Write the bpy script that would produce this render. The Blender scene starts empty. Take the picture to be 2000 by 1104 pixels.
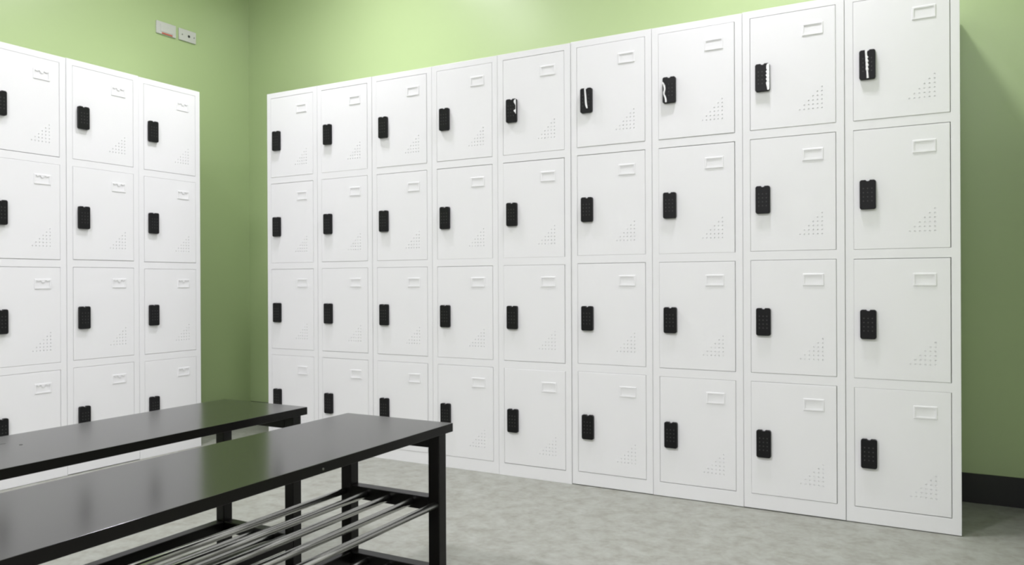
import bpy, bmesh, math, random
from mathutils import Vector, Matrix

random.seed(7)
scene = bpy.context.scene
COL = scene.collection

# ------------------------------------------------------------------ camera, world, exposure
F_PX, W_PX = 1512.2, 2000.0
YAW, PITCH, ROLL = -0.50871, -0.00091, -0.00467
cam_data = bpy.data.cameras.new('camera')
cam_data.sensor_fit = 'HORIZONTAL'
cam_data.sensor_width = 36.0
cam_data.lens = 36.0 * F_PX / W_PX
cam_data.clip_start = 0.02
cam = bpy.data.objects.new('camera', cam_data)
COL.objects.link(cam)
fwd = Vector((math.sin(YAW) * math.cos(PITCH), math.cos(YAW) * math.cos(PITCH), math.sin(PITCH)))
rt = Vector((math.cos(YAW), -math.sin(YAW), 0.0))
up = rt.cross(fwd)
r2 = rt * math.cos(ROLL) + up * math.sin(ROLL)
u2 = up * math.cos(ROLL) - rt * math.sin(ROLL)
m3 = Matrix((r2, u2, -fwd)).transposed()
cam.matrix_world = Matrix.Translation((3.13047, -2.95449, 0.85023)) @ m3.to_4x4()
scene.camera = cam

world = bpy.data.worlds.new('world')
scene.world = world
world.use_nodes = True
world.node_tree.nodes['Background'].inputs[0].default_value = (0.9, 0.95, 1.0, 1)
world.node_tree.nodes['Background'].inputs[1].default_value = 0.0

scene.view_settings.view_transform = 'Standard'
scene.view_settings.look = 'None'
scene.view_settings.gamma = 1.0
scene.view_settings.use_curve_mapping = False
scene.view_settings.exposure = 0.0
scene.cycles.pixel_filter_type = 'BLACKMAN_HARRIS'
scene.cycles.filter_width = 2.4

# ceiling lamps: x, y, watts
CEIL = 2.95
LAMPS = [
    (0.24, -1.45, 9.5),
    (0.54, -0.35, 19.0),
    (2.57, -0.38, 19.0),
    (1.50, -3.28, 55.0),
    (3.20, -3.28, 25.0),
]
LAMP_R = 0.12
LAMP_SPREAD = 154.0
LAMP_COLOR = (0.99, 0.958, 1.055)

# ------------------------------------------------------------------ dimensions
P = 0.3534            # width of one locker
DEEP = 0.46           # long bank
DEEP_SHORT = 0.385
TOP = 1.85
STILE = 0.0280
OPEN_W = P - 2 * STILE
OPEN_H = 0.418
OPEN_Z = [0.0535 + 0.4505 * k for k in range(4)]     # bottoms of the four openings
WALL_Y = 0.48
WALL_X = -0.665
LEFT_X = -0.2625      # front plane of the left bank
LEFT_Y = -0.2123      # its end next to the corner
ROOM_X1, ROOM_Y0 = 4.0, -3.7
PIER_X, PIER_Y = 3.43, -0.70

# ------------------------------------------------------------------ materials
def new_mat(name):
    m = bpy.data.materials.new(name)
    m.use_nodes = True
    nt = m.node_tree
    return m, nt, nt.nodes['Principled BSDF']

def simple(name, col, rough=0.5, metal=0.0, spec=0.5, var=0.03, scale=6.0, bump=0.0, bscale=300.0, emit=None):
    """Principled material whose colour and roughness wander a little through a noise."""
    m, nt, b = new_mat(name)
    tc = nt.nodes.new('ShaderNodeTexCoord')
    n = nt.nodes.new('ShaderNodeTexNoise')
    n.inputs['Scale'].default_value = scale
    n.inputs['Detail'].default_value = 3
    nt.links.new(tc.outputs['Object'], n.inputs['Vector'])
    mx = nt.nodes.new('ShaderNodeMix')
    mx.data_type = 'RGBA'
    mx.inputs[6].default_value = tuple(c * (1 - var) for c in col) + (1,)
    mx.inputs[7].default_value = tuple(min(1, c * (1 + var)) for c in col) + (1,)
    nt.links.new(n.outputs['Fac'], mx.inputs[0])
    nt.links.new(mx.outputs[2], b.inputs['Base Color'])
    b.inputs['Roughness'].default_value = rough
    b.inputs['Metallic'].default_value = metal
    b.inputs['Specular IOR Level'].default_value = spec
    if bump > 0:
        n2 = nt.nodes.new('ShaderNodeTexNoise')
        n2.inputs['Scale'].default_value = bscale
        n2.inputs['Detail'].default_value = 2
        nt.links.new(tc.outputs['Object'], n2.inputs['Vector'])
        bp = nt.nodes.new('ShaderNodeBump')
        bp.inputs['Strength'].default_value = bump
        bp.inputs['Distance'].default_value = 0.001
        nt.links.new(n2.outputs['Fac'], bp.inputs['Height'])
        nt.links.new(bp.outputs['Normal'], b.inputs['Normal'])
    if emit:
        b.inputs['Emission Color'].default_value = tuple(emit[:3]) + (1,)
        b.inputs['Emission Strength'].default_value = emit[3]
    return m

M_WHITE = simple('white_powder_coat', (0.80, 0.805, 0.80), rough=0.42, spec=0.35, var=0.012, scale=3)
M_LOCK = simple('black_lock_plastic', (0.0045, 0.0045, 0.005), rough=0.45, spec=0.25, var=0.1, scale=20)
M_KEYS = simple('dark_grey_key_print', (0.045, 0.047, 0.045), rough=0.5, spec=0.2, var=0.1, scale=50)
M_STRIP = simple('plain_white', (0.85, 0.86, 0.85), rough=0.3, var=0.05, scale=80)  # white of the raised strips on the top-row lock faces
M_WALL = simple('green_wall_paint', (0.422, 0.540, 0.268), rough=0.29, spec=0.75, var=0.02, scale=1.5, bump=0.03, bscale=180)
M_PALE = simple('pale_wall_paint', (0.74, 0.74, 0.72), rough=0.6, var=0.02)
M_CEIL = simple('white_ceiling_paint', (0.78, 0.78, 0.76), rough=0.8, var=0.02)
M_BASE = simple('black_vinyl_skirting', (0.016, 0.016, 0.016), rough=0.45, var=0.1)
M_FRAME = simple('black_bench_frame', (0.0042, 0.0036, 0.0034), rough=0.3, spec=0.2, var=0.1, scale=15)
M_SEAT = simple('black_bench_top', (0.009, 0.0085, 0.007), rough=0.15, spec=0.62, var=0.1, scale=8)
M_STAIN = simple('dark_mark', (0.004, 0.004, 0.004), rough=0.7, var=0.1)
M_CHROME = simple('chrome_tube', (0.60, 0.60, 0.57), rough=0.2, metal=1.0, var=0.03)
M_STEEL = simple('screw_steel', (0.16, 0.16, 0.15), rough=0.5, metal=1.0, var=0.05)
M_PLATE = simple('white_plate_plastic', (0.56, 0.57, 0.53), rough=0.4, var=0.02)
M_RED = simple('red_strip', (0.55, 0.10, 0.06), rough=0.5, var=0.05)
M_HOLE = simple('black_hole', (0.01, 0.01, 0.01), rough=0.6, var=0.05)
M_TRIM = simple('white_lamp_trim', (0.8, 0.8, 0.8), rough=0.4, var=0.01)
M_LENS = simple('lamp_diffuser', (0.9, 0.9, 0.9), rough=0.5, var=0.01, emit=(1, 0.98, 0.95, 8.0))

def floor_material():
    m, nt, b = new_mat('grey_mottled_vinyl')
    L = nt.links.new
    tc = nt.nodes.new('ShaderNodeTexCoord')
    mp = nt.nodes.new('ShaderNodeMapping')
    mp.inputs['Scale'].default_value = (1.0, 1.0, 1.0)
    L(tc.outputs['Object'], mp.inputs['Vector'])
    n1 = nt.nodes.new('ShaderNodeTexNoise')
    n1.inputs['Scale'].default_value = 15; n1.inputs['Detail'].default_value = 5; n1.inputs['Roughness'].default_value = 0.62
    n1.inputs['Distortion'].default_value = 0.25
    n2 = nt.nodes.new('ShaderNodeTexNoise')
    n2.inputs['Scale'].default_value = 52; n2.inputs['Detail'].default_value = 3
    L(mp.outputs[0], n1.inputs['Vector']); L(mp.outputs[0], n2.inputs['Vector'])
    ad = nt.nodes.new('ShaderNodeMath'); ad.operation = 'MULTIPLY_ADD'
    L(n2.outputs['Fac'], ad.inputs[0]); ad.inputs[1].default_value = 0.35
    L(n1.outputs['Fac'], ad.inputs[2])
    cr = nt.nodes.new('ShaderNodeValToRGB')
    e = cr.color_ramp.elements
    e[0].position = 0.46; e[0].color = (0.245, 0.248, 0.205, 1)
    e[1].position = 0.90; e[1].color = (0.362, 0.375, 0.335, 1)
    k = cr.color_ramp.elements.new(0.66); k.color = (0.302, 0.308, 0.268, 1)
    L(ad.outputs[0], cr.inputs[0])
    L(cr.outputs[0], b.inputs['Base Color'])
    b.inputs['Roughness'].default_value = 0.5
    b.inputs['Specular IOR Level'].default_value = 0.35
    return m
M_FLOOR = floor_material()

# ------------------------------------------------------------------ helpers
def mesh_from(bm, name, mats):
    bmesh.ops.recalc_face_normals(bm, faces=bm.faces)
    me = bpy.data.meshes.new(name)
    bm.to_mesh(me)
    bm.free()
    for m in (mats if isinstance(mats, (list, tuple)) else [mats]):
        me.materials.append(m)
    return me

def link(name, me, parent=None, loc=(0, 0, 0), label=None):
    o = bpy.data.objects.new(name, me)
    COL.objects.link(o)
    o.location = loc
    if parent is not None:
        o.parent = parent
    if label:
        o['label'] = label
    return o

def tag(o, label, cat, group=None, kind=None):
    o['label'] = label
    o['category'] = cat
    if group:
        o['group'] = group
    if kind:
        o['kind'] = kind
    return o

def thing(name, label, cat, loc=(0, 0, 0), rotz=0.0, group=None):
    o = bpy.data.objects.new(name, None)
    o.empty_display_size = 0.1
    COL.objects.link(o)
    o.location = loc
    o.rotation_euler = (0, 0, rotz)
    return tag(o, label, cat, group)

def box(bm, lo, hi, bevel=0.0, seg=2, mat=0):
    c = [(a + b) / 2 for a, b in zip(lo, hi)]
    s = [abs(b - a) for a, b in zip(lo, hi)]
    r = bmesh.ops.create_cube(bm, size=1.0, matrix=Matrix.Translation(c) @ Matrix.Diagonal((s[0], s[1], s[2], 1)))
    vs = r['verts']
    fs = set(f for v in vs for f in v.link_faces)
    for f in fs:
        f.material_index = mat
    if bevel > 0:
        es = list(set(e for v in vs for e in v.link_edges))
        out = bmesh.ops.bevel(bm, geom=es, offset=bevel, segments=seg, affect='EDGES', profile=0.5)
        for f in out['faces']:
            f.material_index = mat

def cyl(bm, a, b, r, n=20, mat=0, caps=True):
    a, b = Vector(a), Vector(b)
    d = (b - a)
    q = d.to_track_quat('Z', 'Y').to_matrix().to_4x4()
    out = bmesh.ops.create_cone(bm, cap_ends=caps, segments=n, radius1=r, radius2=r, depth=d.length,
                                matrix=Matrix.Translation((a + b) / 2) @ q)
    for f in set(f for v in out['verts'] for f in v.link_faces):
        f.material_index = mat
        if len(f.verts) == 4:
            f.smooth = True

def prism(bm, pts, y_front, y_back, bevel=0.0, seg=3, mat=0):
    """Outline (x, z) extruded from y_front (towards the viewer) back to y_back."""
    vf = [bm.verts.new((x, y_front, z)) for x, z in pts]
    vb = [bm.verts.new((x, y_back, z)) for x, z in pts]
    n = len(pts)
    fs = [bm.faces.new(vf), bm.faces.new(vb[::-1])]
    for i in range(n):
        fs.append(bm.faces.new((vf[i], vb[i], vb[(i + 1) % n], vf[(i + 1) % n])))
    for f in fs:
        f.material_index = mat
    bm.normal_update()
    if bevel > 0:
        es = [e for e in bm.edges if e.verts[0] in vf and e.verts[1] in vf]
        out = bmesh.ops.bevel(bm, geom=es, offset=bevel, segments=seg, affect='EDGES', profile=0.5, clamp_overlap=True)
        for f in out['faces']:
            f.material_index = mat

# ------------------------------------------------------------------ setting
def slab(name, lo, hi, mat, label, cat):
    bm = bmesh.new()
    box(bm, lo, hi)
    return tag(link(name, mesh_from(bm, name, mat)), label, cat, kind='structure')

T = 0.12
slab('floor', (WALL_X - T, ROOM_Y0 - T, -T), (ROOM_X1 + T, WALL_Y + T, 0), M_FLOOR, 'grey mottled vinyl floor of the locker room', 'floor')
slab('ceiling', (WALL_X - T, ROOM_Y0 - T, CEIL), (ROOM_X1 + T, WALL_Y + T, CEIL + T), M_CEIL, 'white ceiling above the lockers', 'ceiling')
slab('wall_back', (WALL_X, WALL_Y, 0), (ROOM_X1, WALL_Y + T, CEIL), M_WALL, 'green wall behind the long bank of white lockers', 'wall')
slab('wall_left', (WALL_X - T, ROOM_Y0, 0), (WALL_X, WALL_Y + T, CEIL), M_WALL, 'green wall with two small plates above the short locker bank', 'wall')
slab('wall_right', (ROOM_X1, ROOM_Y0, 0), (ROOM_X1 + T, WALL_Y + T, CEIL), M_PALE, 'pale wall on the right, outside the picture', 'wall')
slab('added_pier', (PIER_X, PIER_Y, 0), (ROOM_X1, WALL_Y, CEIL), M_WALL, 'added green wall return, unseen, that darkens the niche beside the lockers', 'wall')  # added out of view to keep the niche beside the long bank dark
slab('wall_front', (WALL_X - T, ROOM_Y0 - T, 0), (ROOM_X1 + T, ROOM_Y0, CEIL), M_PALE, 'pale wall behind the camera', 'wall')

def skirting(name, lo, hi, label):
    bm = bmesh.new()
    box(bm, lo, hi, 0.002, 1)
    return tag(link(name, mesh_from(bm, name, M_BASE)), label, 'baseboard', kind='structure')
SK, SH = 0.008, 0.112
skirting('baseboard_back', (WALL_X + SK, WALL_Y - SK, 0), (PIER_X - SK, WALL_Y - 0.0002, SH), 'black skirting along the green wall behind the long bank')
skirting('baseboard_left', (WALL_X + 0.0002, ROOM_Y0 + SK, 0), (WALL_X + SK, WALL_Y - SK, SH), 'black skirting along the green wall behind the short bank')
skirting('baseboard_right', (PIER_X - SK, PIER_Y, 0), (PIER_X - 0.0002, WALL_Y - SK, SH), 'black skirting along the added green wall return')

# ------------------------------------------------------------------ locker meshes
def carcass_mesh(DEEP):
    bm = bmesh.new()
    hw = P / 2 - 0.0008
    xs = [-hw, -OPEN_W / 2, OPEN_W / 2, hw]
    zs = [0.0]
    for z in OPEN_Z:
        zs += [z, z + OPEN_H]
    zs.append(TOP)
    grid = {}
    for i, x in enumerate(xs):
        for j, z in enumerate(zs):
            grid[i, j] = bm.verts.new((x, 0, z))
    faces = []
    for i in range(3):
        for j in range(len(zs) - 1):
            if i == 1 and j % 2 == 1:
                continue
            faces.append(bm.faces.new((grid[i, j], grid[i + 1, j], grid[i + 1, j + 1], grid[i, j + 1])))
    ext = bmesh.ops.extrude_face_region(bm, geom=faces)
    nv = [g for g in ext['geom'] if isinstance(g, bmesh.types.BMVert)]
    bmesh.ops.translate(bm, verts=nv, vec=(0, 0.026, 0))
    bm.normal_update()
    bmesh.ops.recalc_face_normals(bm, faces=bm.faces)
    es = []
    for e in bm.edges:
        if all(abs(v.co.y) < 1e-6 for v in e.verts) and len(e.link_faces) == 2:
            if abs(e.link_faces[0].normal.dot(e.link_faces[1].normal)) < 0.5:
                es.append(e)
    bmesh.ops.bevel(bm, geom=es, offset=0.0010, segments=2, affect='EDGES', profile=0.5)
    t = 0.0015
    y0 = 0.0262
    box(bm, (-hw, y0, 0), (-hw + t, DEEP, TOP))
    box(bm, (hw - t, y0, 0), (hw, DEEP, TOP))
    box(bm, (-hw + t, DEEP - t, 0), (hw - t, DEEP, TOP))
    box(bm, (-hw + t, y0, TOP - t), (hw - t, DEEP - t, TOP))
    box(bm, (-hw + t, y0, 0.040), (hw - t, DEEP - t, 0.040 + t))
    for z in OPEN_Z[1:]:
        box(bm, (-hw + t, y0, z - 0.014), (hw - t, DEEP - t, z - 0.014 + t))
    return mesh_from(bm, 'locker_body', M_WHITE)

GAP = 0.0012
DW, DH = OPEN_W - 2 * GAP, OPEN_H - 2 * GAP
def door_mesh():
    """Sheet-steel door, front at y=0 facing -y, origin at the middle of its front, with a stepped triangle of vent holes."""
    bm = bmesh.new()
    rr = 0.0016
    hx, hz = DW / 2, DH / 2
    fx, fz = hx - rr, hz - rr
    sp = 0.0150
    cx = [-OPEN_W / 2 + 0.1765 + sp * i for i in range(6)]
    cz = [OPEN_H / 2 - 0.3595 + sp * j for j in range(6)]
    x0, x1 = cx[0] - sp / 2, cx[-1] + sp / 2
    z0, z1 = cz[0] - sp / 2, cz[-1] + sp / 2
    def quad(xa, za, xb, zb, y=0.0):
        bm.faces.new([bm.verts.new(c) for c in ((xa, y, za), (xb, y, za), (xb, y, zb), (xa, y, zb))])
    quad(-fx, -fz, x0, fz)
    quad(x1, -fz, fx, fz)
    quad(x0, -fz, x1, z0)
    quad(x0, z1, x1, fz)
    hr, s = 0.0030, sp / 2
    for i in range(6):
        for j in range(6):
            X, Z = cx[i], cz[j]
            if j > i:
                quad(X - s, Z - s, X + s, Z + s)
                continue
            ring = [(s, 0), (s, s), (0, s), (-s, s), (-s, 0), (-s, -s), (0, -s), (s, -s)]
            o = [bm.verts.new((X + a, 0, Z + b)) for a, b in ring]
            h = [bm.verts.new((X + hr * math.cos(k * math.pi / 4), 0, Z + hr * math.sin(k * math.pi / 4))) for k in range(8)]
            d = [bm.verts.new((X + (v.co.x - X) * 0.85, 0.0030, Z + (v.co.z - Z) * 0.85)) for v in h]
            bm.faces.new(d)
            for k in range(8):
                n = (k + 1) % 8
                bm.faces.new((o[k], o[n], h[n], h[k]))
                bm.faces.new((h[k], h[n], d[n], d[k]))
    # rolled edge and return flange
    prof = []
    for a in range(4):
        t = a / 3 * math.pi / 2
        prof.append((rr - rr * math.sin(t), rr - rr * math.cos(t)))
    prof.append((0.0, 0.018))
    prof.append((0.012, 0.018))
    rings = []
    for off, y in prof:
        ax, az = hx - off, hz - off
        rings.append([bm.verts.new(c) for c in ((-ax, y, -az), (ax, y, -az), (ax, y, az), (-ax, y, az))])
    for a, b in zip(rings, rings[1:]):
        for k in range(4):
            bm.faces.new((a[k], a[(k + 1) % 4], b[(k + 1) % 4], b[k]))
    bmesh.ops.remove_doubles(bm, verts=bm.verts, dist=1e-5)
    return mesh_from(bm, 'locker_door', M_WHITE)

LW, LH, LT = 0.0515, 0.102, 0.0135
def lock_mesh():
    pts = []
    hw, hh, r = LW / 2, LH / 2, 0.0075
    for (sx, sz, a0) in ((1, 1, 0), (-1, 1, 90), (-1, -1, 180), (1, -1, 270)):
        if sx == -1 and sz == 1:      # finger notch in the middle of the top edge
            for q in range(0, 9):
                a = math.pi * q / 8
                pts.append((0.0065 * math.cos(a), hh - 0.0042 * math.sin(a)))
        for k in range(6):
            a = math.radians(a0 + 90 * k / 5)
            pts.append((sx * (hw - r) + r * math.cos(a), sz * (hh - r) + r * math.sin(a)))
    bm = bmesh.new()
    prism(bm, pts, -LT, -0.0003, bevel=0.0022, seg=3)
    me = mesh_from(bm, 'lock', M_LOCK)
    return me

def keypad_mesh():
    bm = bmesh.new()
    for i in range(3):
        for j in range(4):
            x = (i - 1) * 0.0135
            z = 0.021 - j * 0.0145
            cyl(bm, (x, -LT - 0.0006, z), (x, -LT + 0.001, z), 0.0024, 10)
    return mesh_from(bm, 'keypad', M_KEYS)

def holder_mesh(tab=False):
    """Raised card frame: four low bars around a slot, lip below the top bar."""
    bm = bmesh.new()
    hw, hh, b, d = 0.0354, 0.0215, 0.0062, 0.0023
    outer = [(-hw, -hh), (hw, -hh), (hw, hh), (-hw, hh)]
    inner = [(-hw + b, -hh + b), (hw - b, -hh + b), (hw - b, hh - b), (-hw + b, hh - b)]
    prof = [(outer, 0.0002), (outer, -d * 0.7)]
    o2 = [(x * (1 - 0.001 / hw), z * (1 - 0.001 / hh)) for x, z in outer]
    prof += [(o2, -d), (inner, -d), (inner, 0.0002)]
    rings = [[bm.verts.new((x, y, z)) for x, z in pts] for pts, y in prof]
    for a, c in zip(rings, rings[1:]):
        for k in range(4):
            bm.faces.new((a[k], a[(k + 1) % 4], c[(k + 1) % 4], c[k]))
    if tab:
        prism(bm, [(-0.009, hh - b + 0.001), (-0.0045, hh - b - 0.009), (0.0045, hh - b - 0.009), (0.009, hh - b + 0.001)], -d - 0.0006, -0.0002)
        for x in (-0.02, 0.02):
            box(bm, (x - 0.0055, -d - 0.0004, hh - b - 0.003), (x + 0.0055, -0.0002, hh - b + 0.001))
    return mesh_from(bm, 'card_holder', M_WHITE)

def strip_mesh(rows):
    """White strip raised on the lock face: rows of (fraction down, left fraction, right fraction)."""
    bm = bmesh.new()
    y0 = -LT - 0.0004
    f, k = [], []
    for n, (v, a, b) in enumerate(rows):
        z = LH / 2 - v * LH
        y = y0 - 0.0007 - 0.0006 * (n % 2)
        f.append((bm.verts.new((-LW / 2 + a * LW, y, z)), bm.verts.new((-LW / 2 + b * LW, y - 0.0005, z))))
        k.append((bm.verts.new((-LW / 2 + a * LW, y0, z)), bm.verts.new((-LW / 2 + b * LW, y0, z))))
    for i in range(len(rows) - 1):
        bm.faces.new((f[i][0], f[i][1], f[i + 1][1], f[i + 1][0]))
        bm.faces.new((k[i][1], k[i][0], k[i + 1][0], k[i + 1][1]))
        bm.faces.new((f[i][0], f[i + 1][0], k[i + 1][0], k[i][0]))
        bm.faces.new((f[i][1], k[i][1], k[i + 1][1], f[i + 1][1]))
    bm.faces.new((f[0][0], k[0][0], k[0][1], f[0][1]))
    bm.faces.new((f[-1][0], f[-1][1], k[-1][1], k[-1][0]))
    return mesh_from(bm, 'white_strip', M_STRIP)

STRIPS = {
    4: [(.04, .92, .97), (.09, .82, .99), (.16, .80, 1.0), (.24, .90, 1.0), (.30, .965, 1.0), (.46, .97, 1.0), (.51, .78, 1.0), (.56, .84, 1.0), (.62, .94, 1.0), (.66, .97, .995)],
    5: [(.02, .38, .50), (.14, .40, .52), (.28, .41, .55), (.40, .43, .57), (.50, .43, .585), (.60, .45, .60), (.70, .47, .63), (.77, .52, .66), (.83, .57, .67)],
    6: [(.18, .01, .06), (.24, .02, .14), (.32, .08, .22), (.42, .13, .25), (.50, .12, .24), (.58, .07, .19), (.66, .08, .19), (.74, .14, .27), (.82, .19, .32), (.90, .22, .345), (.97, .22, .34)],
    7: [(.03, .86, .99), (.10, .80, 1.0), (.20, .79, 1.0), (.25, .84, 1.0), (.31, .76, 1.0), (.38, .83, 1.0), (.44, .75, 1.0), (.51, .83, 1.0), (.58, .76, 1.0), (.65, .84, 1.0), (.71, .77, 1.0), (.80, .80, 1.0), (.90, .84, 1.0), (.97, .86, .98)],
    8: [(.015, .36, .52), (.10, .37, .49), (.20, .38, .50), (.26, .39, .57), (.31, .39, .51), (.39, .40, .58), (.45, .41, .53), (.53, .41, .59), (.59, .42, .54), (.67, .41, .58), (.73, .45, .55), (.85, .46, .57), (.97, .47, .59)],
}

ME_BODY, ME_BODY_SHORT = carcass_mesh(DEEP), carcass_mesh(DEEP_SHORT)
ME_DOOR, ME_LOCK, ME_KEYS = door_mesh(), lock_mesh(), keypad_mesh()
ME_HOLD, ME_HOLD_TAB = holder_mesh(False), holder_mesh(True)

LOCK_X, LOCK_Z = -OPEN_W / 2 + 0.0470, OPEN_H / 2 - 0.2275
HOLD_X, HOLD_Z = -OPEN_W / 2 + 0.2200, OPEN_H / 2 - 0.0725
ROW_WORD = ['bottom', 'third', 'second', 'top']

def locker(label, group, tab=False):
    root = thing('locker', label, 'locker', group=group)
    link('locker_body', ME_BODY_SHORT if tab else ME_BODY, root)
    for k in range(4):
        d = link('door', ME_DOOR, root, (0, 0, OPEN_Z[k] + OPEN_H / 2))
        link('lock', ME_LOCK, d, (LOCK_X, 0, LOCK_Z))
        link('keypad', ME_KEYS, d, (LOCK_X, 0, LOCK_Z))
        link('card_holder', ME_HOLD_TAB if tab else ME_HOLD, d, (HOLD_X, 0, HOLD_Z))
    return root

def copy_tree(o, parent=None):
    c = o.copy()
    COL.objects.link(c)
    if parent is not None:
        c.parent = parent
    for ch in KIDS[o]:
        copy_tree(ch, c)
    return c

def jitter(root):
    for ch in children_of(root):
        if ch.name.startswith('door'):
            ch.location.x += random.uniform(-0.0006, 0.0006)
            ch.location.y += random.uniform(-0.0008, 0.0006)
            ch.location.z += random.uniform(-0.0007, 0.0007)

def children_of(o):
    return [c for c in bpy.data.objects if c.parent == o]

proto = locker('', None)
proto_tab = locker('', None, tab=True)
KIDS = {}
for o in list(bpy.data.objects):
    KIDS[o] = [c for c in bpy.data.objects if c.parent == o]

LONG = [
    'white four-door locker at the corner end of the long bank, partly behind the benches',
    'white four-door locker, second from the corner end of the long bank',
    'white four-door locker, third from the corner end of the long bank',
    'white four-door locker, fourth from the corner end, behind the front bench corner',
    'white four-door locker whose top lock has white scraps on its right edge',
    'white four-door locker whose top lock has a thin white streak down its middle',
    'white four-door locker whose top lock has a wavy white streak on its left',
    'white four-door locker whose top lock is white along its right side',
    'white four-door locker at the right end of the long bank, beside bare green wall',
]
STRIP_LABEL = {4: 'white scraps on the right edge of the lock', 5: 'thin white streak', 6: 'wavy white streak',
              7: 'white strip with a jagged edge', 8: 'white strip with a bumpy edge'}
DEPTH = [0.0, 0.0006, 0.0018, 0.0010, -0.0006, 0.0020, 0.0010, -0.0008, 0.0012]
LIFT = [0.0, 0.0, 0.0, 0.0, 0.0, 0.0032, 0.0025, 0.0038, 0.0026]
TILT = [0.0, 0.0, 0.0, 0.0, 0.0, 0.01, 0.015, 0.015, 0.0]
for i in range(9):
    root = proto if i == 0 else copy_tree(proto)
    root.location = (P * (i + 0.5), DEPTH[i], LIFT[i])
    root.rotation_euler = (0, math.radians(TILT[i]) * 0.6, 0)
    tag(root, LONG[i], 'locker', 'lockers of the long bank')
    jitter(root)
    if i in STRIPS:
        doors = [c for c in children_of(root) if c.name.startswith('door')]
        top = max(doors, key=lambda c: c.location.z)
        link('white_strip', strip_mesh(STRIPS[i]), top, (LOCK_X, 0, LOCK_Z), STRIP_LABEL[i])

SHORT = [
    'white four-door locker of the short left bank, next to the green corner',
    'white four-door locker in the middle of the three on the left',
    'white four-door locker of the short bank cut by the left picture edge',
]
for i in range(3):
    root = proto_tab if i == 0 else copy_tree(proto_tab)
    root.location = (LEFT_X - [0.0, 0.0012, 0.0004][i], LEFT_Y - P * (i + 0.5), [0.0, 0.003, 0.001][i])
    root.rotation_euler = (0, math.radians(0.05) if i == 1 else 0, math.pi / 2)
    tag(root, SHORT[i], 'locker', 'lockers of the short bank')
    jitter(root)

# ------------------------------------------------------------------ benches
BW, BL, BH, BT = 0.353, 1.45, 0.48, 0.0225
LEG = 0.034
def seat_mesh(marks):
    """Bench axes: x across from the back edge, y = 0 at the end nearest the long bank, running to -y."""
    bm = bmesh.new()
    box(bm, (0, -BL, BH - BT), (BW, 0, BH), 0.0012, 2)
    for f in bm.faces:
        if f.normal.z < 0.5:
            f.material_index = 2
    for pts in marks:
        vs = [bm.verts.new((x, y, BH + 0.0002)) for x, y in pts]
        f = bm.faces.new(vs)
        f.material_index = 1
    bm2 = mesh_from(bm, 'seat', [M_SEAT, M_STAIN, M_FRAME])
    return bm2

def blob(x, y, rx, ry, n=9, seed=1):
    rnd = random.Random(seed)
    return [(x + rx * math.cos(2 * math.pi * k / n) * rnd.uniform(.7, 1.1), y + ry * math.sin(2 * math.pi * k / n) * rnd.uniform(.7, 1.1)) for k in range(n)]

INX, INY = 0.014, 0.012
LX = (INX, BW - INX - LEG)
LY = (-INY - LEG, -BL + INY)
def bar_mesh(lo, hi, name, bev=0.0022):
    bm = bmesh.new()
    box(bm, lo, hi, bev, 2)
    return mesh_from(bm, name, M_FRAME)

ME_LEG = {}
def build_bench(label, marks, screw=False):
    root = thing('shoe_rack_bench', label, 'bench', group='black shoe rack benches')
    s = link('seat', seat_mesh(marks), root)
    if screw:
        bm = bmesh.new()
        cyl(bm, (BW - 0.001, -0.498, BH - BT * 0.60), (BW + 0.0008, -0.498, BH - BT * 0.60), 0.0026, 14)
        link('screw', mesh_from(bm, 'screw', M_STEEL), s, label='small grey screw head')
    for x in LX:
        for y in LY:
            link('leg', bar_mesh((x, y, 0), (x + LEG, y + LEG, BH - BT - 0.0003), 'leg'), root)
    g = 0.0004
    xa, xb = LX[0] + LEG + g, LX[1] - g
    for y in LY:
        link('apron', bar_mesh((xa, y, BH - BT - 0.0385), (xb, y + LEG, BH - BT - 0.0003), 'apron'), root)
        link('upper_rail', bar_mesh((xa, y, 0.2555), (xb, y + LEG, 0.2905), 'upper_rail'), root)
        link('lower_rail', bar_mesh((xa, y, 0.073), (xb, y + LEG, 0.107), 'lower_rail'), root)
    ya, yb = LY[1] + LEG + g, LY[0] - g
    for x in LX:
        link('long_rail', bar_mesh((x, ya, 0.073), (x + LEG, yb, 0.107), 'long_rail'), root)
    for z, xs in ((0.2730, [0.0265 + 0.0755 * k for k in range(5)]), (0.0900, [0.0265 + 0.0755 * k for k in range(1, 4)])):
        for x in xs:
            bm = bmesh.new()
            cyl(bm, (x + 0.0, ya - 0.004, z), (x + 0.0, yb + 0.004, z), 0.0088, 24)
            link('rack_tube', mesh_from(bm, 'rack_tube', M_CHROME), root, label='chrome rack tube')
    return root

front = build_bench('black shoe rack bench in front, with chrome rack tubes below its seat', [], True)
front.location = (1.6503, -1.2620, 0)
front.rotation_euler = (0, 0, 0.0200)
rear = build_bench('black shoe rack bench behind the front bench, nearer the short locker bank',
                   [blob(0.145, -0.71, 0.0045, 0.0045, seed=3),
                    [(0.095, -0.718), (0.098, -0.745), (0.1015, -0.775), (0.1025, -0.774), (0.0995, -0.744), (0.0968, -0.717)]])
rear.location = (1.1190, -1.2410, 0)
rear.rotation_euler = (0, 0, 0.0130)

# ------------------------------------------------------------------ wall plates
def plate_mesh(w, h):
    bm = bmesh.new()
    box(bm, (0, -w / 2, -h / 2), (0.009, w / 2, h / 2), 0.0028, 3)
    return mesh_from(bm, 'plate', M_PLATE)

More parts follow.
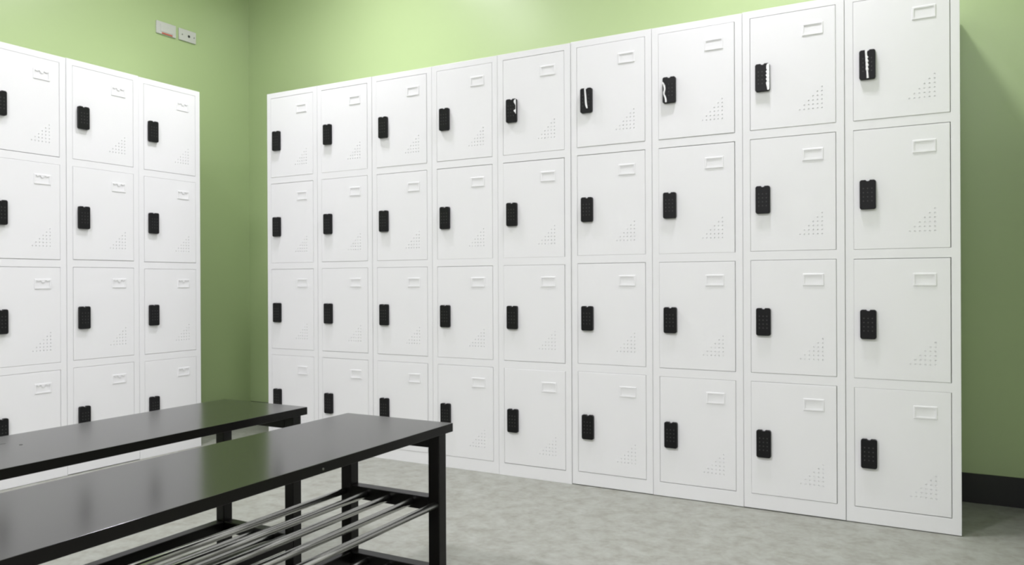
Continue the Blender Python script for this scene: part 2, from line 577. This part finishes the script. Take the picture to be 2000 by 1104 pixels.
zc = 2.2705
t1 = thing('wall_plate', 'white wall plate with a red strip along its bottom edge', 'wall plate', (WALL_X + 0.0003, -0.1135, zc))
link('plate', plate_mesh(0.124, 0.070), t1)
bm = bmesh.new()
box(bm, (0.0085, -0.030, -0.0325), (0.0125, 0.037, -0.0255), 0.001, 1)
link('strip', mesh_from(bm, 'strip', M_RED), t1, label='red strip')
bm = bmesh.new()
box(bm, (0.0085, -0.038, -0.021), (0.0115, 0.042, 0.021), 0.0012, 2)
link('switch_rocker', mesh_from(bm, 'switch_rocker', M_PLATE), t1)

t2 = thing('wall_socket', 'white wall plate with a round black hole, nearer the corner', 'wall plate', (WALL_X + 0.0003, 0.0257, zc))
link('plate', plate_mesh(0.114, 0.067), t2)
bm = bmesh.new()
cyl(bm, (0.0080, 0.008, -0.001), (0.0100, 0.008, -0.001), 0.0075, 20)
link('socket_hole', mesh_from(bm, 'socket_hole', M_HOLE), t2, label='round black hole')
for y in (-0.036, 0.043):
    bm = bmesh.new()
    cyl(bm, (0.0085, y, 0), (0.0098, y, 0), 0.0036, 14)
    link('screw', mesh_from(bm, 'screw', M_STEEL), t2)

# ------------------------------------------------------------------ ceiling lamps
def downlight(x, y, watts, label):
    root = thing('downlight', label, 'ceiling lamp', (x, y, CEIL), group='ceiling downlights')
    bm = bmesh.new()
    n = 40
    prof = [(LAMP_R + 0.004, -0.0005), (LAMP_R + 0.020, -0.0005), (LAMP_R + 0.018, -0.006), (LAMP_R + 0.004, -0.008)]
    rings = [[bm.verts.new((r * math.cos(2 * math.pi * k / n), r * math.sin(2 * math.pi * k / n), z)) for k in range(n)] for r, z in prof]
    for a, b in zip(rings, rings[1:] + rings[:1]):
        for k in range(n):
            bm.faces.new((a[k], a[(k + 1) % n], b[(k + 1) % n], b[k]))
    link('trim_ring', mesh_from(bm, 'trim_ring', M_TRIM), root)
    bm = bmesh.new()
    cyl(bm, (0, 0, -0.003), (0, 0, -0.001), LAMP_R, 40)
    link('diffuser', mesh_from(bm, 'diffuser', M_LENS), root)
    ld = bpy.data.lights.new('lamp_light', 'AREA')
    ld.shape = 'DISK'
    ld.size = LAMP_R * 2
    ld.energy = watts
    ld.color = LAMP_COLOR
    ld.spread = math.radians(LAMP_SPREAD)
    lo = bpy.data.objects.new('lamp_light', ld)
    COL.objects.link(lo)
    lo.parent = root
    lo.location = (0, 0, -0.010)
    return root
for n, (x, y, w) in enumerate(LAMPS):
    where = ('over the front of the short bank', 'nearest the corner', 'near the right end of the long bank',
             'behind the camera, left', 'behind the camera, right')[n]
    downlight(x, y, w, 'round white recessed ceiling lamp ' + where)
